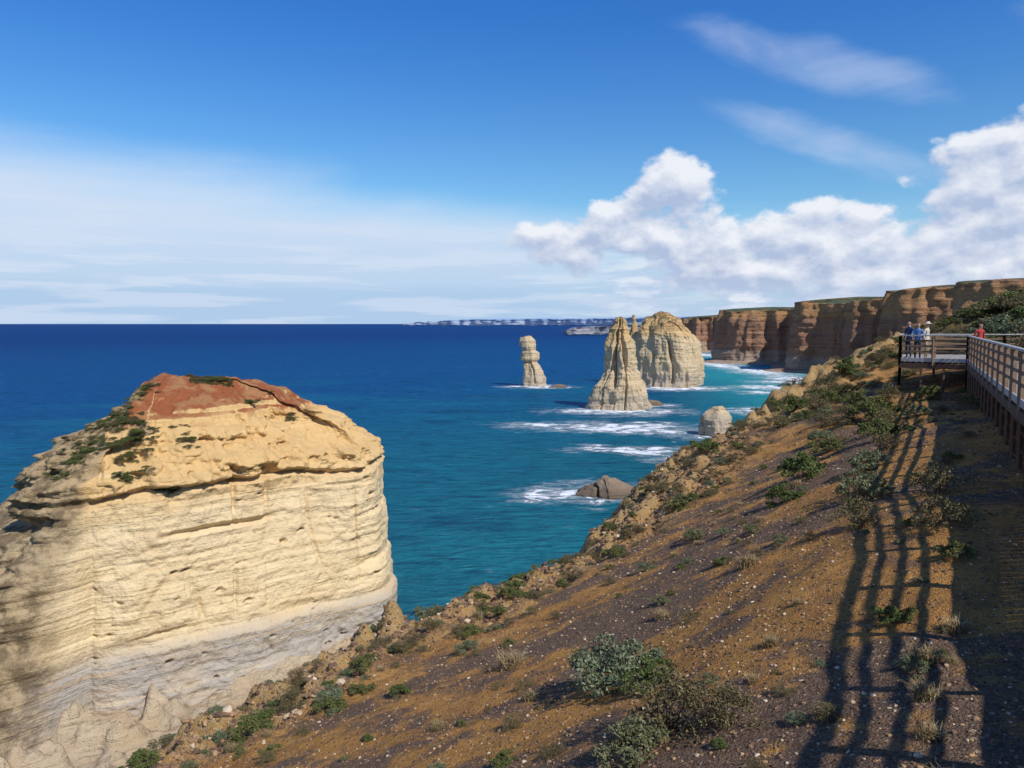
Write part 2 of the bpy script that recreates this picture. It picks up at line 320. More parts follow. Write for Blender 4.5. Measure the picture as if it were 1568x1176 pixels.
cr=g.n('ShaderNodeValToRGB');els=cr.color_ramp.elements;els[0].color=(.08,.05,.038,1);els[1].color=(.60,.50,.36,1);e=els.new(.65);e.color=(.22,.13,.075,1);e=els.new(.92);e.color=(.38,.24,.12,1);g.set(cr.inputs[0],r);g.set(b.inputs['Base Color'],cr.outputs[0])
n=90000;d=3+34*rng.random(n)**1.2;a=rng.uniform(-.72,.72,n);x=a*d;y=d.copy();z,e=H(x,y)
k=(e>-1.5)&((rng.random(n)<.38)|(e<3.5));x,y,z,e=x[k],y[k],z[k],e[k]
s=.009+.020*rng.random(len(x))**2.5+np.where(e<3,.08*rng.random(len(x))**3,0)+.0006*y
stones('loose_stones',x,y,z,s,M_st)

# ------------------------------------------------------------ plants
def shrub_mesh(name,mat,clumps=26,leaves=95,leaf=.055,flat=.75,seed=0,spread=1.0,open_=.0,twig=True):
    r=np.random.default_rng(seed);V=[];Fq=[];mi=[]
    cs=[]
    for i in range(clumps):
        a=r.uniform(0,6.28);u=r.uniform(0,1)**.5;ph=r.uniform(.05,1)
        rad=.78*u*(1+.3*math.sin(a*2+seed)+.2*math.sin(a*3+seed*2));h=flat*(1-u*u*.6)*r.uniform(.55,1.05)
        cs.append((rad*math.cos(a),rad*math.sin(a),max(.08,h*ph**.35)))
    def quad(c,ax,bx,m):
        k=len(V);V.extend([c-ax-bx,c+ax-bx*.4,c+ax*.6+bx,c-ax*.8+bx]);Fq.append((k,k+1,k+2,k+3));mi.append(m)
    for c in cs:
        c=np.array(c);cr_=r.uniform(.16,.30)*spread
        nl=int(leaves*r.uniform(.6,1.3))
        for _ in range(nl):
            dv=r.normal(size=3);dv/=np.linalg.norm(dv);dv[2]=abs(dv[2])*.9-.15
            pp=c+dv*cr_*r.uniform(.55,1.05)
            if pp[2]<.0: pp[2]=.01
            nn=dv*.6+r.normal(size=3)*.5;nn/=np.linalg.norm(nn)
            ax=np.cross(nn,r.normal(size=3));ax/=np.linalg.norm(ax);bx=np.cross(nn,ax)
            sz=leaf*r.uniform(.5,1.15);quad(pp,ax*sz*.42,bx*sz,0)
        if twig:
            b0=np.array([r.normal()*.06,r.normal()*.06,0]);ax=np.array([.012,0,0]);ay=np.array([0,.012,0])
            for A in (ax,ay):
                k=len(V);V.extend([b0-A,b0+A,c+A*.4,c-A*.4]);Fq.append((k,k+1,k+2,k+3));mi.append(1)
            for _ in range(3):
                e=c+r.normal(size=3)*cr_*.8;k=len(V);A=ax*.4;V.extend([c-A,c+A,e+A*.3,e-A*.3]);Fq.append((k,k+1,k+2,k+3));mi.append(1)
    return mesh_np(name,np.array(V),np.array(Fq),[mat,M_twig],smooth=False,midx=mi,link=False)
def tuft_mesh(name,mat,n=220,seed=0,h=.8,sp=.55):
    r=np.random.default_rng(seed);V=[];Fq=[]
    for _ in range(n):
        a=r.uniform(0,6.28);b0=np.array([r.normal()*.16,r.normal()*.16,0]);l=h*r.uniform(.4,1);o=sp*r.uniform(.1,1)*l/h
        dv=np.array([math.cos(a),math.sin(a),0]);sd=np.array([-dv[1],dv[0],0])*.012
        m_=b0+dv*o*.4+np.array([0,0,l*.65]);e=b0+dv*o*1.2+np.array([0,0,l*r.uniform(.75,1)])
        k=len(V);V.extend([b0-sd,b0+sd,m_+sd*.8,m_-sd*.8,e+sd*.15,e-sd*.15]);Fq.extend([(k,k+1,k+2,k+3),(k+3,k+2,k+4,k+5)])
    return mesh_np(name,np.array(V),np.array(Fq),[mat],smooth=False,link=False)
SG=[shrub_mesh('shrub_green_%d'%i,M_green,30,110,.055,1.1,i+1) for i in range(3)]
SY=[shrub_mesh('shrub_grey_%d'%i,M_grey,34,120,.045,1.05,i+11) for i in range(3)]
SO=[shrub_mesh('shrub_olive_%d'%i,M_olive,28,70,.04,1.1,i+21,1.15) for i in range(3)]
TF=[tuft_mesh('tuft_%d'%i,M_dry,260,i+31) for i in range(2)]
def place(me,name,x,y,wd,hs=1.,z=None,par=None,sink=.03):
    if z is None: z=float(H(np.array([x]),np.array([y]))[0][0])
    o=bpy.data.objects.new(name,me);scene.collection.objects.link(o)
    s=wd/2;o.location=(x,y,z-sink*wd);o.scale=(s,s,s*hs);o.rotation_euler=(0,0,random.uniform(0,6.28))
    if par: o.parent=par
    return o
PL=[('Y',1.56,11.4,1.6),('G',1.93,10.3,.8),('O',1.75,8.1,1.3),('Y',1.3,7.7,.9),('O',2.2,7.7,.9),('O',6.3,13.8,1.05),('G',7.0,19.5,.95),('G',8.4,22,1.7),('Y',7.6,16.4,1.45),('G',11.3,23.4,1.5),('O',12.2,25,1.5),
('O',6.9,12.2,1.2),('O',8.2,14.6,1.3),('G',-5.3,15.2,.9),('O',-5.0,16.8,.6),('G',-2.3,15.1,.5),('G',-.1,9.2,.36),('Y',-2.4,21.8,1.1),('Y',4.9,20.3,.75),('G',4.7,9.2,.5),('G',6.2,10.6,.5),('G',6,27,1.1),('G',8.4,33,1.3),('O',7.4,32,1.1),('G',3.5,27,.7),
('Y',-1,17,.6),('G',14.2,31,1.6),('O',15.5,31.5,1.5),('G',17,31.3,1.4),('O',13.6,34,1.6),('G',15.2,36,1.6),('O',12.2,30,1.2),('G',14,38,1.7),('O',16.5,40,1.8),('G',18.5,42.5,1.8),('O',11,36,1.3),('Y',-6.3,15.8,.7),('O',10.2,21,1.2),('Y',3.4,24.5,.6),('O',11.5,33,1.3),('Y',5.6,17.5,.5),('Y',3.4,19,.5),('G',13.4,28.5,1.6),('Y',8.9,18.9,1.2),('Y',11.2,27.6,1.2)]
for k,x,y,wd in PL:
    me=random.choice({'Y':SY,'G':SG,'O':SO}[k]);place(me,'coastal_shrub',x,y,wd,1.0)
for x,y,wd in [(0,14.5,1.3),(4.6,14.6,1.0),(4.4,7.9,.8),(2.8,14,.8),(.3,12,.6),(5.1,8.6,.7),(-3,17,.5),(6.8,12.6,.8),(3.4,9.8,.6),(3.9,7.0,.7),(3.5,6.2,.6),(3.2,5.4,.6),(-1.2,12,.6),(7.9,21,.9)]:
    place(random.choice(TF),'dry_grass_tuft',x,y,wd,.7)
gc=empty('ground_cover_plants');c=0
while c<640:
    d=4+40*random.random()**.7;a=random.uniform(-.55,.6);x,y=a*d,d;z,e=H(np.array([x]),np.array([y]));e=e[0]
    if e<-1.8: continue
    if e>4 and random.random()<.74: continue
    me=random.choice(SY+SG+SO+TF+SO+TF) ;place(me,'low_plant',x,y,random.uniform(.12,.42)*(1.6 if e<4 else 1)*(1+.012*y),.8,z=float(z[0]),par=gc);c+=1
c=0
while c<60:
    x=random.uniform(7,22);y=random.uniform(24,47);z,e=H(np.array([x]),np.array([y]));e=e[0]
    if e<-.5 or x/y<.32+random.random()*.12: continue
    if y>30 and x>15.5 and y<38: continue
    place(random.choice(SG+SO+SO+SY),'low_plant',x,y,random.uniform(.6,1.4),.8,z=float(z[0]),par=gc);c+=1
sc=empty('coastal_scrub')
for i in range(900):
    x=random.uniform(22,54);y=random.uniform(26,80)
    if x<23.9+(y>38)*.5 and y<40: continue
    e=float(edge_dist(np.array([x]),np.array([y]))[0])
    if e<.5: continue
    place(random.choice(SG+SG+SO+SY[:1]),'scrub_bush',x,y,random.uniform(1.8,3.4) if x/y>.585 else random.uniform(.7,1.6),random.uniform(.55,.85),par=sc,sink=.06)
for i in range(90):
    x=random.uniform(13,30);y=random.uniform(6,30)
    if x<6+ (y-5.5)*.46+4.4: continue
    place(random.choice(SG+SO+SY),'scrub_bush',x,y,random.uniform(.7,1.8),par=sc)

# ------------------------------------------------------------ big sea stack on the left
def catmull(P,n):
    P=np.array(P,float);m=len(P)
    tt=np.linspace(0,m,n*4,endpoint=False);i=tt.astype(int);f=(tt-i)[:,None]
    p0,p1,p2,p3=P[(i-1)%m],P[i%m],P[(i+1)%m],P[(i+2)%m]
    q=.5*(2*p1+(p2-p0)*f+(2*p0-5*p1+4*p2-p3)*f*f+(3*p1-p0-3*p2+p3)*f**3)
    d=np.r_[0,np.cumsum(np.linalg.norm(np.diff(np.r_[q,q[:1]],axis=0),axis=1))]
    t=np.linspace(0,d[-1],n,endpoint=False);qq=np.r_[q,q[:1]]
    return np.c_[np.interp(t,d,qq[:,0]),np.interp(t,d,qq[:,1])],d[-1]
OUT=[(-50.5,90.3),(-48,91),(-44,93.5),(-39,98),(-33,103),(-27,109),(-22.5,113),(-21,116),(-22,124),(-28,138),(-45,146),(-62,141),(-69,126),(-63,108),(-55.5,95.5)]
NC=1100;P2,per=catmull(OUT,NC)
tan=np.roll(P2,-3,0)-np.roll(P2,3,0);tan/=np.linalg.norm(tan,axis=1)[:,None];nrm=np.c_[tan[:,1],-tan[:,0]]
for _ in range(60): nrm=(np.roll(nrm,1,0)+nrm+np.roll(nrm,-1,0));nrm/=np.linalg.norm(nrm,axis=1)[:,None]
zr=np.r_[np.arange(-1,36.2,.17)];rows=[];tal=[]
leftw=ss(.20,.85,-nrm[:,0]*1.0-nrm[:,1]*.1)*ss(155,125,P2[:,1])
px,py=P2[:,0],P2[:,1]
rightw=ss(-40,-24,px)
for z in zr:
    zz=z+ .9*vn(px*.05,py*.05,0,3)+.5*vn(px*.18,py*.18,0,4)
    base=np.interp(zz,[-1,3,9,10,14,24,28.0,28.4,29.1,31,33,34.5,36.2],[3.2,2.4,2.3,1.7,1.5,.6,.3,-1.1,.9,.1,-1.9,-3.6,-6.5])
    base=base+rightw*np.interp(z,[28,31,33,36],[0,-1.2,-2.4,-3.5])
    base+=leftw*np.interp(z,[-1,6,14,22,28,33,36.2],[27,21,14,7.5,3.0,.5,-1.5])
    lump=fbm(px*.06,py*.06,z*.04,3,21)*1.2
    led=vn(px*.03,py*.03,zz*.6,22)*.28+vn(px*.07,py*.07,zz*1.9,23)*.15
    thin=-np.clip(vn(px*.05,py*.05,zz*1.1,36)-.40,0,1)*1.9*np.clip(fbm(px*.1,py*.1,z*.1,2,37)+.35,0,1)
    crk=np.abs(vn(px*.20,py*.20,z*.03,24));crack=-np.clip(.07-crk,0,1)/.07*.8*np.clip(vn(px*.1,py*.1,z*.1,38)+.4,0,1)*ss(10,15,z)
    up=ss(26.5,31,z)
    scal=-np.clip(vn(px*.15,py*.15,z*.10,25),0,1)*2.4*up-np.clip(fbm(px*.4,py*.4,z*.5,3,26),0,1)*2.1*up
    scal=scal+up*np.round(vn(px*.2,py*.2,zz*.55,39)*2.5)/2.5*1.0
    face=fbm(px*.35,py*.35,z*.3,4,32);blk=np.round(vn(px*.25,py*.25,z*.12,33)*3)/3*.34
    rough=fbm(px*.6,py*.6,z*.9,3,28)*(.15+.4*up+leftw*.8+ss(8,4,z)*.25)+face*.26+blk
    q_=vn(px*.05,py*.05,zz*.42,40)
    talr=leftw*(np.abs(fbm(px*.2,py*.2,z*.25,4,29))*3.0+np.round(q_*4)/4*1.8+np.abs(vn(px*.06,py*.06,z*.02,34))*5*ss(32,18,z)-3.2*np.clip(fbm(px*.12,py*.12,z*.16,3,41)-.1,0,1))
    holes=-np.clip(fbm(px*.5,py*.5,z*1.1,3,30)-.72,0,1)*2.2
    off_=base+lump+led+thin+crack+scal+rough+talr+holes
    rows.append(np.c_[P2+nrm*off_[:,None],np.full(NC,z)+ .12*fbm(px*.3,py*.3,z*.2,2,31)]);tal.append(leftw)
rim=rows[-1].copy();ctr=np.array([-51,113.])
sm=rim[:,:2].copy()
for _ in range(60): sm=(np.roll(sm,2,0)+sm+np.roll(sm,-2,0))/3
for tq in np.linspace(.01,1,120):
    f=tq**1.1;k=ss(0,.16,tq);o_=rim[:,:2]*(1-k)+sm*k;xy=o_*(1-f)+ctr*f
    domez=36.2+(1-(1-tq)**1.75)*6.0
    n_=fbm(xy[:,0]*.10,xy[:,1]*.10,0,4,41)*1.0*ss(0,.2,tq)+fbm(xy[:,0]*.6,xy[:,1]*.6,0,4,42)*.42*ss(0,.03,tq)
    st_=np.floor((domez+n_)/1.1)*1.1+ss(.5,1,((domez+n_)/1.1)%1)*1.1
    q=ss(.30,.05,tq)*.7
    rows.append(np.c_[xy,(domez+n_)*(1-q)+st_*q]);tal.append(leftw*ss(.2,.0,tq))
V=np.array(rows);TOPZ=V[len(zr):].reshape(-1,3)
ob=mesh_np('limestone_sea_stack',V.reshape(-1,3),gridfaces(len(V),NC,True),[M_near],attrs={'talus_shade':np.array(tal)})
hp=empty('heath_plants')
UP=V[int(27/.17):].reshape(-1,3);UP=UP[UP[:,1]<128][::2]
def heath(cx,cy,cz,rad,n,w0=.9,w1=2.1):
    for _ in range(n):
        q=np.array([cx+random.gauss(0,rad*.55),cy+random.gauss(0,rad*.5),cz+random.gauss(0,rad*.3)])
        i=np.argmin(((UP-q)**2).sum(1));p_=UP[i]
        place(random.choice(SG+SG+SO),'heath_bush',p_[0],p_[1],random.uniform(w0,w1),.42,z=float(p_[2]),par=hp,sink=.05)
for c_ in [(-48,94.5,35.8,3.0,60),(-53,95,35,2.4,36),(-50.5,98.5,38.2,2.6,40),(-51,106,41.3,2.8,36),(-41,98.5,37,1.3,14),(-57,100,37,3,40),(-58,108,38,4,44),(-61,116,37,4,34),(-53.5,92.5,31.5,2.2,26),(-43,95,29.5,1.4,14),(-36,112,40.5,1.4,10),(-58,100,31,3,26),(-47,92.5,31.5,1.5,12),(-32,113,39.3,1.2,8)]:
    heath(*c_)
cand=TOPZ[rng.choice(len(TOPZ),9000)]
cl=fbm(cand[:,0]*.13,cand[:,1]*.13,0,3,44)
sel=cand[((cl>.42)|((cand[:,0]<-56)&(cl>0)))&(cand[:,1]<126)]
for i in range(min(240,len(sel))):
    p=sel[i];place(random.choice(SG+SO),'heath_bush',p[0],p[1],random.uniform(.6,1.5),.38,z=float(p[2]),par=hp,sink=.05)
bx=np.arange(-112,-2,.35);by=np.arange(46,132,.35);XB,YB=np.meshgrid(bx,by)
de=np.hypot((XB+54)/46,(YB-88)/40);ez=ss(1.02,.86,de+fbm(XB*.06,YB*.06,0,3,51)*.12)
zb=ez*(2.6+ss(80,90,YB)*1.0)+ez*(fbm(XB*.12,YB*.12,0,4,52)*1.7+fbm(XB*.5,YB*.5,0,3,53)*.7)
zt=np.floor(zb/.8)*.8+ss(.6,1,(zb/.8)%1)*.8;zb=zb*.25+zt*.75-2.2*(1-ez)
zb+=np.clip(fbm(XB*.35,YB*.35,0,3,54),-.1,1)*3.4*ss(-30,-48,XB)*ez
M_bench=rockmat('bench_limestone',(.44,.36,.26),(.54,.43,.29),(.62,.50,.34),3,20,bumpd=.6,contrast=.65)
mesh_np('wave_cut_rock_platform',np.stack([XB,YB,zb],-1),gridfaces(len(by),len(bx)),[M_bench])

# ------------------------------------------------------------ distant stacks and rocks
def stack(name,lv,mat,n=220,dz=.6,rough=1.,p=3.,seed=0,ledge=1.,rot=.6,notch=()):
    lv=np.array(lv,float);top=lv[-1,0];zs=np.arange(-1,top,dz);zs=np.r_[zs,top]
    th=np.linspace(0,2*math.pi,n,endpoint=False);rows=[]
    r=1/(np.abs(np.cos(th-rot))**p+np.abs(np.sin(th-rot))**p)**(1/p)
    UX,UY=np.cos(th)*r,np.sin(th)*r;UX/=np.abs(UX).max();UY/=np.abs(UY).max()
    def ring(z,k=1.):
        cx,cy,rx,ry=[np.interp(z,lv[:,0],lv[:,i]) for i in (1,2,3,4)]
        ux,uy=UX,UY
        X=cx+ux*rx;Y_=cy+uy*ry;zz=z+vn(X*.02,Y_*.02,0,seed+8)*3
        d=rough*(fbm(X*.06,Y_*.06,z*.03,3,seed+1)*2.2+vn(X*.03,Y_*.03,zz*.30,seed+2)*.9*ledge+vn(X*.07,Y_*.07,zz*.9,seed+3)*.35*ledge+fbm(X*.3,Y_*.3,z*.12,3,seed+4)*1.3)
        d=d+rough*np.round(vn(X*.12,Y_*.12,z*.06,seed+9)*3)/3*1.6
        ck=np.abs(vn(X*.10,Y_*.10,z*.012,seed+5));d=d-rough*np.clip(.13-ck,0,1)/.13*2.8
        for t0,wd,dp,z0,z1 in notch:
            d=d-dp*np.exp(-((th-t0-.03*math.sin(z*.15))/wd)**2)*ss(z0,z0+5,z)*ss(z1,z1-5,z)
        lim=min(rx,ry)*.6;d=np.clip(d,-lim,lim*.7)
        return (cx+(ux*(rx+d))*k),(cy+(uy*(ry+d))*k)
    for z in zs:
        X,Y_=ring(z);rows.append(np.c_[X,Y_,np.full(n,z)+fbm(X*.1,Y_*.1,z*.1,2,seed+6)*.8*rough*(z>0)])
    for f in (.93,.8,.6,.4,.2,.02):
        X,Y_=ring(top,f);rows.append(np.c_[X,Y_,top+(1-f)*1.2*rough+fbm(X*.2,Y_*.2,0,3,seed+7)*1.2*rough])
    V=np.array(rows);return mesh_np(name,V.reshape(-1,3),gridfaces(len(V),n,True),[mat])
def pxs(Y,rows_): return [(z,(l+r)/2,Y+d,(r-l)/2,ry) for z,l,r,ry,d in rows_]
stack('limestone_sea_stack.001',pxs(452,[(0,47,81,16,0),(5,48.5,80,15,0),(14,50,77.5,14,0),(21,52,76,12,0),(23,53.5,73,11,0),(33,55,70.5,10.5,0),(40,55.5,69.5,10,0),(42,56.5,69,9,0),(47,57.5,68,8.5,0),(49,60,67,7,0),(52,61,66,5,0),(53,61.5,65.3,4,0)]),M_mid,400,.4,1.0,4,60,rot=.95,notch=((4.25,.13,5.5,10,60),(4.9,.08,3,24,60)))
stack('limestone_sea_stack.002',pxs(624,[(0,99,157,30,0),(6,101,157,30,0),(17,101,156.5,29,0),(33,100,155,27,0),(40,99.5,151,26,0),(43,100,147,25,0),(50,104,140,20,0),(54,108,135,15,0),(56,112,131,12,0),(58,116,128,8,0)]),M_mid,420,.5,.95,5,70,rot=1.0,notch=((4.55,.05,4,0,40),))
stack('rock_pinnacle',pxs(640,[(0,94,108,8,0),(40,95,106,7,0),(50,98,104,5,0),(56,99,102.5,3,0)]),M_mid,140,.6,.7,2.6,75)
stack('limestone_sea_stack.003',pxs(614,[(0,8,29.5,9,0),(6,8.5,27.5,8.5,0),(12,9.5,25.5,8,0),(17,9.5,22,7,0),(19,10.5,20,6,0),(21,8,21.5,6.5,0),(27,7,20.5,6.5,0),(29,8.5,18,6,0),(33,6.5,18.5,6,0),(37,6.5,17.5,5,0),(39,7,15.5,3.5,0)]),M_mid,280,.4,.7,4,81,rot=.9,notch=((4.6,.15,2.5,0,20),))
stack('rock_islet',pxs(343,[(0,84,100.5,7,0),(4,83.5,99.5,7,0),(5,84.5,98.5,6.5,0),(7,84,98.5,6.5,0),(10,87,96.5,5,0),(12.5,90,94.5,3,0)]),M_mid,240,.25,.65,4,95,1.)
stack('reef_rock',pxs(224,[(0,17.5,36,6,0),(1.2,19,35,5.5,0),(2.4,23,33,4.5,0),(3.4,25,31,3.5,0),(4.6,26.5,29.5,2,0)]),M_wet,300,.12,1.1,2.6,101,1.2)
stack('reef_rock.001',pxs(470,[(0,78,92,5,0),(2,80,90,4,0),(3,82,88,3,0)]),M_wet,120,.25,.4,2.3,107)
stack('reef_rock.002',pxs(600,[(0,28,44,4,0),(1.2,31,42,3,0),(2,34,39,2,0)]),M_wet,100,.25,.4,2.3,109)

# ------------------------------------------------------------ coastal cliffs
def coast(name,poly,mat,step,nz,rel,beach,inl,seed,sc=1.,inland=((6,.5),(20,1.5),(60,3),(150,5),(400,10),(900,14))):
    P=np.array(poly,float);d=np.r_[0,np.cumsum(np.hypot(np.diff(P[:,0]),np.diff(P[:,1])))]
    t=np.arange(0,d[-1],step);x=np.interp(t,d,P[:,0]);y=np.interp(t,d,P[:,1]);zr=np.interp(t,d,P[:,2])
    for a in (x,y,zr):
        for _ in range(6): a[1:-1]=(a[:-2]+a[1:-1]*2+a[2:])/4
    tx=np.gradient(x);ty=np.gradient(y)
    nx,ny=ty,-tx;l=np.hypot(nx,ny)+1e-9;nx/=l;ny/=l
    for a in (nx,ny):
        for _ in range(12): a[1:-1]=(a[:-2]+a[1:-1]*2+a[2:])/4
    rows=[]
    zr=zr+fbm(x/sc*.03,y/sc*.03,0,3,seed+9)*2.4*sc
    for o,z in ((beach+14,-1.5),(beach,.6),(beach*.5,2.5)):
        rows.append(np.c_[x+nx*o,y+ny*o,np.full(len(x),z*1.)])
    for f in np.linspace(.05,1,nz):
        z=zr*f;px_,py_=x/sc,y/sc;zz=z/sc
        but=-np.abs(fbm(px_*.02,py_*.02,zz*.004,3,seed))*22+6
        gul=-np.clip(.25-np.abs(vn(px_*.05,py_*.05,zz*.008,seed+1)),0,1)*36*(.4+.6*f)
        o=rel*sc*(but+gul+vn(px_*.02,py_*.02,zz*.22,seed+2)*2.0+vn(px_*.05,py_*.05,zz*.6,seed+3)*1.0+fbm(px_*.13,py_*.13,zz*.07,3,seed+4)*4.6)
        o=o+np.interp(f,[.05,.25,.45,.6,.8,1],[12,5,3,2,1,-2])*sc*(.6+.7*vn(px_*.03,py_*.03,0,seed+5))
        rows.append(np.c_[x+nx*o,y+ny*o,z])
    rimr=rows[-1]
    for dd,h in inland:
        xx=rimr[:,0]+inl[0]*dd;yy=rimr[:,1]+inl[1]*dd
        rows.append(np.c_[xx,yy,rimr[:,2]+h+fbm(xx/sc*.012,yy/sc*.012,0,4,seed+6)*3*sc*min(1,dd/40)])
    V=np.array(rows);return mesh_np(name,V.reshape(-1,3),gridfaces(len(V),len(x)),[mat])
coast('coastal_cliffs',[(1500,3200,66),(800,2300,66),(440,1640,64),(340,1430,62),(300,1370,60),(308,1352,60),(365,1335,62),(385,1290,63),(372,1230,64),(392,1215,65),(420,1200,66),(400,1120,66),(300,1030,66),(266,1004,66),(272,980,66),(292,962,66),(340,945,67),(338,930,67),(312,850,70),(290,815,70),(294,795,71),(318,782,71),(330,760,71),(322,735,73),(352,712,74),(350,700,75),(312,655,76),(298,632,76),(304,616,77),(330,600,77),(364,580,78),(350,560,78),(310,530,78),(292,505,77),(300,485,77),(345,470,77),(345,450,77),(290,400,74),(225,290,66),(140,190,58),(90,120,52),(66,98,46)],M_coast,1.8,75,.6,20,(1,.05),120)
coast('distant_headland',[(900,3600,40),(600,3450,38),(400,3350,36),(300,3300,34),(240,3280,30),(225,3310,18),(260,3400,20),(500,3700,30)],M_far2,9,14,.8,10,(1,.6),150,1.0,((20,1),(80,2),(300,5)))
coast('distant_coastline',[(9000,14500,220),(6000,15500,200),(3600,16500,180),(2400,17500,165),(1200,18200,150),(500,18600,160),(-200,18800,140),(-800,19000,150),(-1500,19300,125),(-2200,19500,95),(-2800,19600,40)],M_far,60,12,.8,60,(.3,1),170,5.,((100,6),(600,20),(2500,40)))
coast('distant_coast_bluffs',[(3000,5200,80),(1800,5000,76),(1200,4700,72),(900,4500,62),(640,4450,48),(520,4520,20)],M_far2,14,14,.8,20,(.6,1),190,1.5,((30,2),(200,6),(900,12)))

# ------------------------------------------------------------ boardwalk
M_tim,g,b=newmat('weathered_timber',.8,.2);p=pos(g);g.set(b.inputs['Base Color'],g.mix(g.noise(g.scale(p,(4,4,30)),1,5),(.14,.12,.10),(.34,.31,.28)));g.set(b.inputs['Normal'],g.bump(g.noise(p,40,4),.004,.6))
M_rail,g,b=newmat('galvanised_rail',.55,.3);g.set(b.inputs['Base Color'],g.mix(g.noise(pos(g),12,4),(.26,.25,.24),(.46,.45,.43)))
M_rust,g,b=newmat('weathered_steel',.85,.2);g.set(b.inputs['Base Color'],g.mix(g.noise(pos(g),9,5),(.06,.035,.025),(.16,.09,.06)))
M_slat,g,b=newmat('timber_slat',.75,.2);g.set(b.inputs['Base Color'],g.mix(g.noise(g.scale(pos(g),(3,3,20)),1,5),(.11,.07,.045),(.29,.19,.125)))
class Box:
    def __init__(s): s.V=[];s.F=[]
    def beam(s,a,c,wd,h,up=(0,0,1)):
        a=Vector(a);c=Vector(c);d=(c-a).normalized();u=Vector(up)
        if abs(d.dot(u))>.95: u=Vector((0,1,0))
        r=d.cross(u).normalized();u=r.cross(d).normalized();k=len(s.V)
        for q in (a,c):
            for i,j in ((-1,-1),(1,-1),(1,1),(-1,1)): s.V.append(tuple(q+r*i*wd/2+u*j*h/2))
        s.F+= [(k,k+1,k+2,k+3),(k+7,k+6,k+5,k+4),(k,k+4,k+5,k+1),(k+1,k+5,k+6,k+2),(k+2,k+6,k+7,k+3),(k+3,k+7,k+4,k)]
    def make(s,name,mat,par):
        o=mesh_np(name,np.array(s.V),np.array(s.F),[mat],smooth=False);o.parent=par
        bv=o.modifiers.new('bevel','BEVEL');bv.width=.006;bv.segments=1;bv.limit_method='ANGLE';return o
bw=empty('boardwalk')
DZ=48.35
L=[(-2.5,.34),(2.2,.36),(5.6,5.5),(9.5,14.0),(19.2,32.4)];Rr=[(-2.5,-3),(3.8,-2.4),(8.4,4.2),(12.3,12.8),(21.8,31.2)]
PF=[(19.2,32.4),(21.8,31.2),(23.4,36.6),(19.0,37.6),(17.2,34.1)]
dk=Box();rl=Box();sl_=Box();fr=Box();ps=Box()
for i in range(4):
    a0,a1,b0,b1=map(lambda q:Vector((*q,DZ-.02)),(L[i],L[i+1],Rr[i],Rr[i+1]));n=int((a1-a0).length/.15)
    for j in range(n):
        t=(j+.5)/n;dk.beam(a0.lerp(a1,t),b0.lerp(b1,t),.135,.04)
def scan(poly,y):
    xs=[]
    for i in range(len(poly)):
        (x1,y1),(x2,y2)=poly[i],poly[(i+1)%len(poly)]
        if (y1-y)*(y2-y)<0: xs.append(x1+(y-y1)/(y2-y1)*(x2-x1))
    return sorted(xs)
yy=31.3
while yy<37.6:
    xs=scan(PF,yy)
    if len(xs)>=2 and xs[-1]-xs[0]>.1: dk.beam((xs[0],yy,DZ-.025),(xs[-1],yy,DZ-.025),.135,.04)
    yy+=.15
def railing(a,c):
    a=Vector((*a,DZ));c=Vector((*c,DZ));ln=(c-a).length;n=max(1,round(ln/1.6))
    rl.beam(a+Vector((0,0,1.12)),c+Vector((0,0,1.12)),.11,.05)
    for h,hh in ((.90,.08),(.66,.08),(.42,.08)): sl_.beam(a+Vector((0,0,h)),c+Vector((0,0,h)),.035,hh)
    fr.beam(a+Vector((0,0,.06)),c+Vector((0,0,.06)),.045,.16)
    for j in range(n+1):
        q=a.lerp(c,j/n);sl_.beam(q+Vector((0,0,-.2)),q+Vector((0,0,1.09)),.10,.10)
for i in range(4): railing(L[i],L[i+1]);railing(Rr[i],Rr[i+1])
railing(PF[0],PF[4]);railing(PF[4],PF[3]);railing(PF[3],PF[2]);railing(PF[2],(27,38.6))
def posts(a,c,st=2.2):
    a=Vector((*a,DZ-.2));c=Vector((*c,DZ-.2));n=max(1,round((c-a).length/st));ps.beam(a,c,.08,.22)
    for j in range(n+1):
        q=a.lerp(c,j/n);z=float(H(np.array([q.x]),np.array([q.y]))[0][0])
        if z<DZ-.3: ps.beam((q.x,q.y,z-.4),(q.x,q.y,DZ-.32),.08,.08)
for i in range(4): posts(L[i],L[i+1],1.3);posts(Rr[i],Rr[i+1])
posts(PF[0],PF[4],.9);posts(PF[4],PF[3],.9);posts(PF[3],PF[2],1.5)
dk.make('deck_planks',M_tim,bw);rl.make('handrail',M_rail,bw);sl_.make('slats_and_posts',M_slat,bw);fr.make('kickboard',M_rail,bw);ps.make('substructure',M_rust,bw)

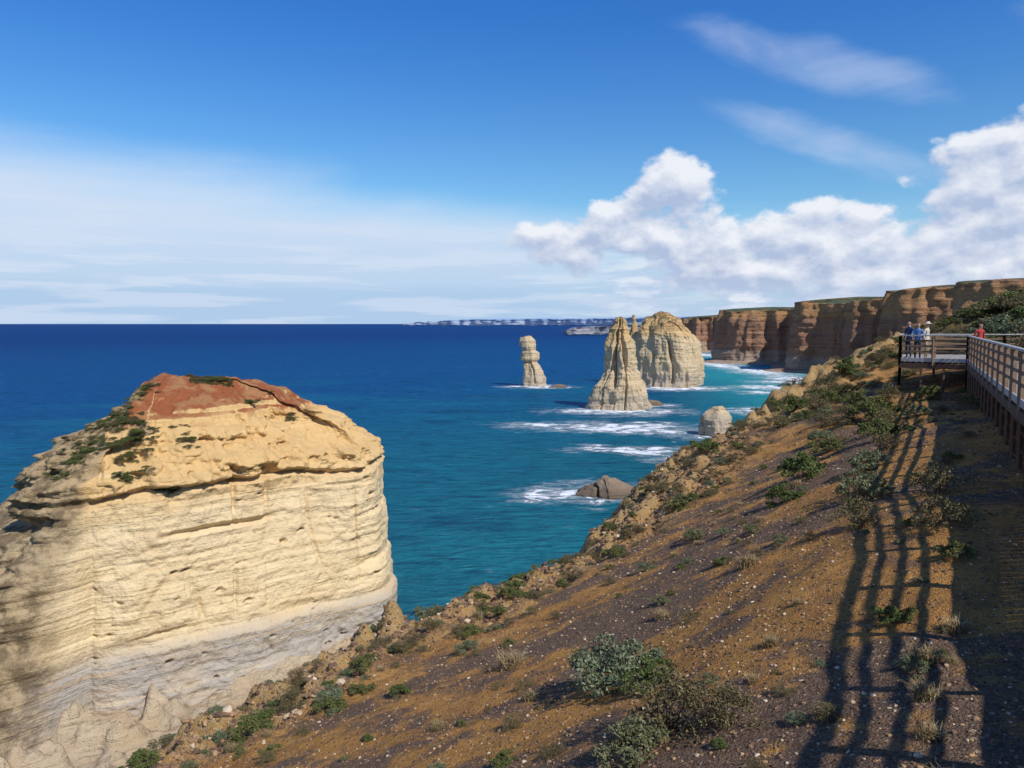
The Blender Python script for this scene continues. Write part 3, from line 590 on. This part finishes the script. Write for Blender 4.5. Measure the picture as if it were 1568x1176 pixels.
# ------------------------------------------------------------ people
def flat(name,c):
    m,g,b=newmat(name,.85,.2);g.set(b.inputs['Base Color'],g.mix(g.noise(pos(g),30,3),tuple(x*.8 for x in c),c));return m
M_skin=flat('skin',(.50,.30,.21))
def person(x,y,yaw,shirt,pants,hair,hat=None,rail=True,sc_=1.):
    J={};E=[];Vs=[];Rd=[]
    def v(n,p_,r):
        J[n]=len(Vs);Vs.append(p_);Rd.append(r if isinstance(r,tuple) else (r,r))
    def e(a,c): E.append((J[a],J[c]))
    v('pel',(0,0,.95),(.15,.10));v('wai',(0,.01,1.12),(.125,.09));v('che',(0,.01,1.32),(.155,.10));v('nb',(0,.0,1.44),(.085,.07));v('nk',(0,-.01,1.50),.05);v('h0',(0,-.03,1.56),(.06,.07));v('h1',(0,-.02,1.64),(.078,.092));v('h2',(0,-.01,1.71),(.06,.075))
    v('nose',(0,-.125,1.625),.012);
    for a,c in (('pel','wai'),('wai','che'),('che','nb'),('nb','nk'),('nk','h0'),('h0','h1'),('h1','h2'),('h1','nose')): e(a,c)
    for s,sd in ((-1,'l'),(1,'r')):
        v('hip'+sd,(s*.09,0,.87),.088);v('kn'+sd,(s*.10,-.03,.49),.056);v('cf'+sd,(s*.10,.0,.34),.052);v('an'+sd,(s*.10,.03,.09),.036);v('to'+sd,(s*.12,-.15,.04),.035)
        e('pel','hip'+sd);e('hip'+sd,'kn'+sd);e('kn'+sd,'cf'+sd);e('cf'+sd,'an'+sd);e('an'+sd,'to'+sd)
        v('sh'+sd,(s*.185,.01,1.39),.055);e('che','sh'+sd);v('ear'+sd,(s*.085,-.01,1.625),.014);e('h1','ear'+sd)
        if rail: q=[(s*.25,-.08,1.16),(s*.20,-.31,1.16),(s*.19,-.38,1.165)];fd=Vector((0,-.8,-.5))
        else: q=[(s*.25,.05,1.12),(s*.26,-.05,.87),(s*.26,-.07,.80)];fd=Vector((0,-.2,-1))
        v('el'+sd,q[0],.042);v('wr'+sd,q[1],.028);v('pa'+sd,q[2],(.038,.018));e('sh'+sd,'el'+sd);e('el'+sd,'wr'+sd);e('wr'+sd,'pa'+sd)
        fd.normalize()
        for k,(ox,ln) in enumerate(((-.028,.065),(-.009,.075),(.010,.07),(.028,.055))):
            b0=Vector(q[2])+Vector((ox,0,0))+fd*.03;b1=b0+fd*ln*.55;b2=b1+(fd+Vector((0,.3,-.8))).normalized()*ln*.5
            v(f'f{sd}{k}a',tuple(b0),.010);v(f'f{sd}{k}b',tuple(b1),.009);v(f'f{sd}{k}c',tuple(b2),.008);e('pa'+sd,f'f{sd}{k}a');e(f'f{sd}{k}a',f'f{sd}{k}b');e(f'f{sd}{k}b',f'f{sd}{k}c')
        th=Vector(q[2])+Vector((-s*.045,0,0))-fd*.01;v('t'+sd,tuple(th),.011);v('u'+sd,tuple(th+fd*.04),.009);e('pa'+sd,'t'+sd);e('t'+sd,'u'+sd)
    me=bpy.data.meshes.new('person_cage');me.from_pydata(Vs,E,[]);o=bpy.data.objects.new('person_cage',me);scene.collection.objects.link(o)
    sk=o.modifiers.new('s','SKIN');
    for i,r in enumerate(Rd): me.skin_vertices[0].data[i].radius=r
    me.skin_vertices[0].data[0].use_root=True
    ssf=o.modifiers.new('u','SUBSURF');ssf.levels=1;ssf.render_levels=1
    bpy.context.view_layer.update();dg=bpy.context.evaluated_depsgraph_get()
    nm=bpy.data.meshes.new_from_object(o.evaluated_get(dg));bpy.data.objects.remove(o)
    nm.materials.clear()
    for m in (shirt,pants,M_skin,hair,hat or hair): nm.materials.append(m)
    for pl in nm.polygons:
        c=pl.center;pl.use_smooth=True
        wr=min((c-Vector(Vs[J['pal']])).length,(c-Vector(Vs[J['par']])).length)
        if wr<.13: k=2
        elif c.z>1.48: k=4 if c.z>1.69 else (3 if (c.y>.01 or c.z>1.67) and c.z>1.53 else 2)
        elif c.z<.08: k=3
        elif c.z<.93 and abs(c.x)<.22: k=1
        else: k=0
        pl.material_index=k
    ob=bpy.data.objects.new('person',nm);scene.collection.objects.link(ob);ob.location=(x,y,DZ);ob.rotation_euler=(0,0,yaw);ob.scale=(sc_,)*3
    if hat:
        vh=[];n=20
        for r,z in ((.165,1.665),(.16,1.675),(.088,1.685),(.082,1.755),(.05,1.775),(.002,1.778)):
            for i in range(n): vh.append((r*math.cos(6.2832*i/n),r*1.08*math.sin(6.2832*i/n)-.015,z))
        ho=mesh_np('sun_hat',np.array(vh),gridfaces(6,n,True),[hat]);ho.parent=ob
    return ob
navy=flat('navy_cloth',(.04,.06,.14));red=flat('red_cloth',(.45,.06,.05));cream=flat('cream_cloth',(.6,.52,.42));dark=flat('dark_denim',(.04,.05,.08));brown=flat('hair_brown',(.06,.035,.02));blue=flat('blue_cloth',(.12,.22,.45));khaki=flat('khaki_cloth',(.35,.28,.18))
person(18.05,34.25,math.radians(-40),blue,dark,brown,sc_=.97)
person(18.8,34.9,math.radians(40),cream,khaki,brown,hat=cream,rail=False,sc_=.98)
person(18.5,35.9,math.radians(-70),navy,dark,brown,rail=False,sc_=1.02)
person(20.9,34.4,math.radians(10),red,dark,brown,rail=False,sc_=.96)

scene.view_settings.view_transform='Standard';scene.view_settings.look='None';scene.view_settings.exposure=0
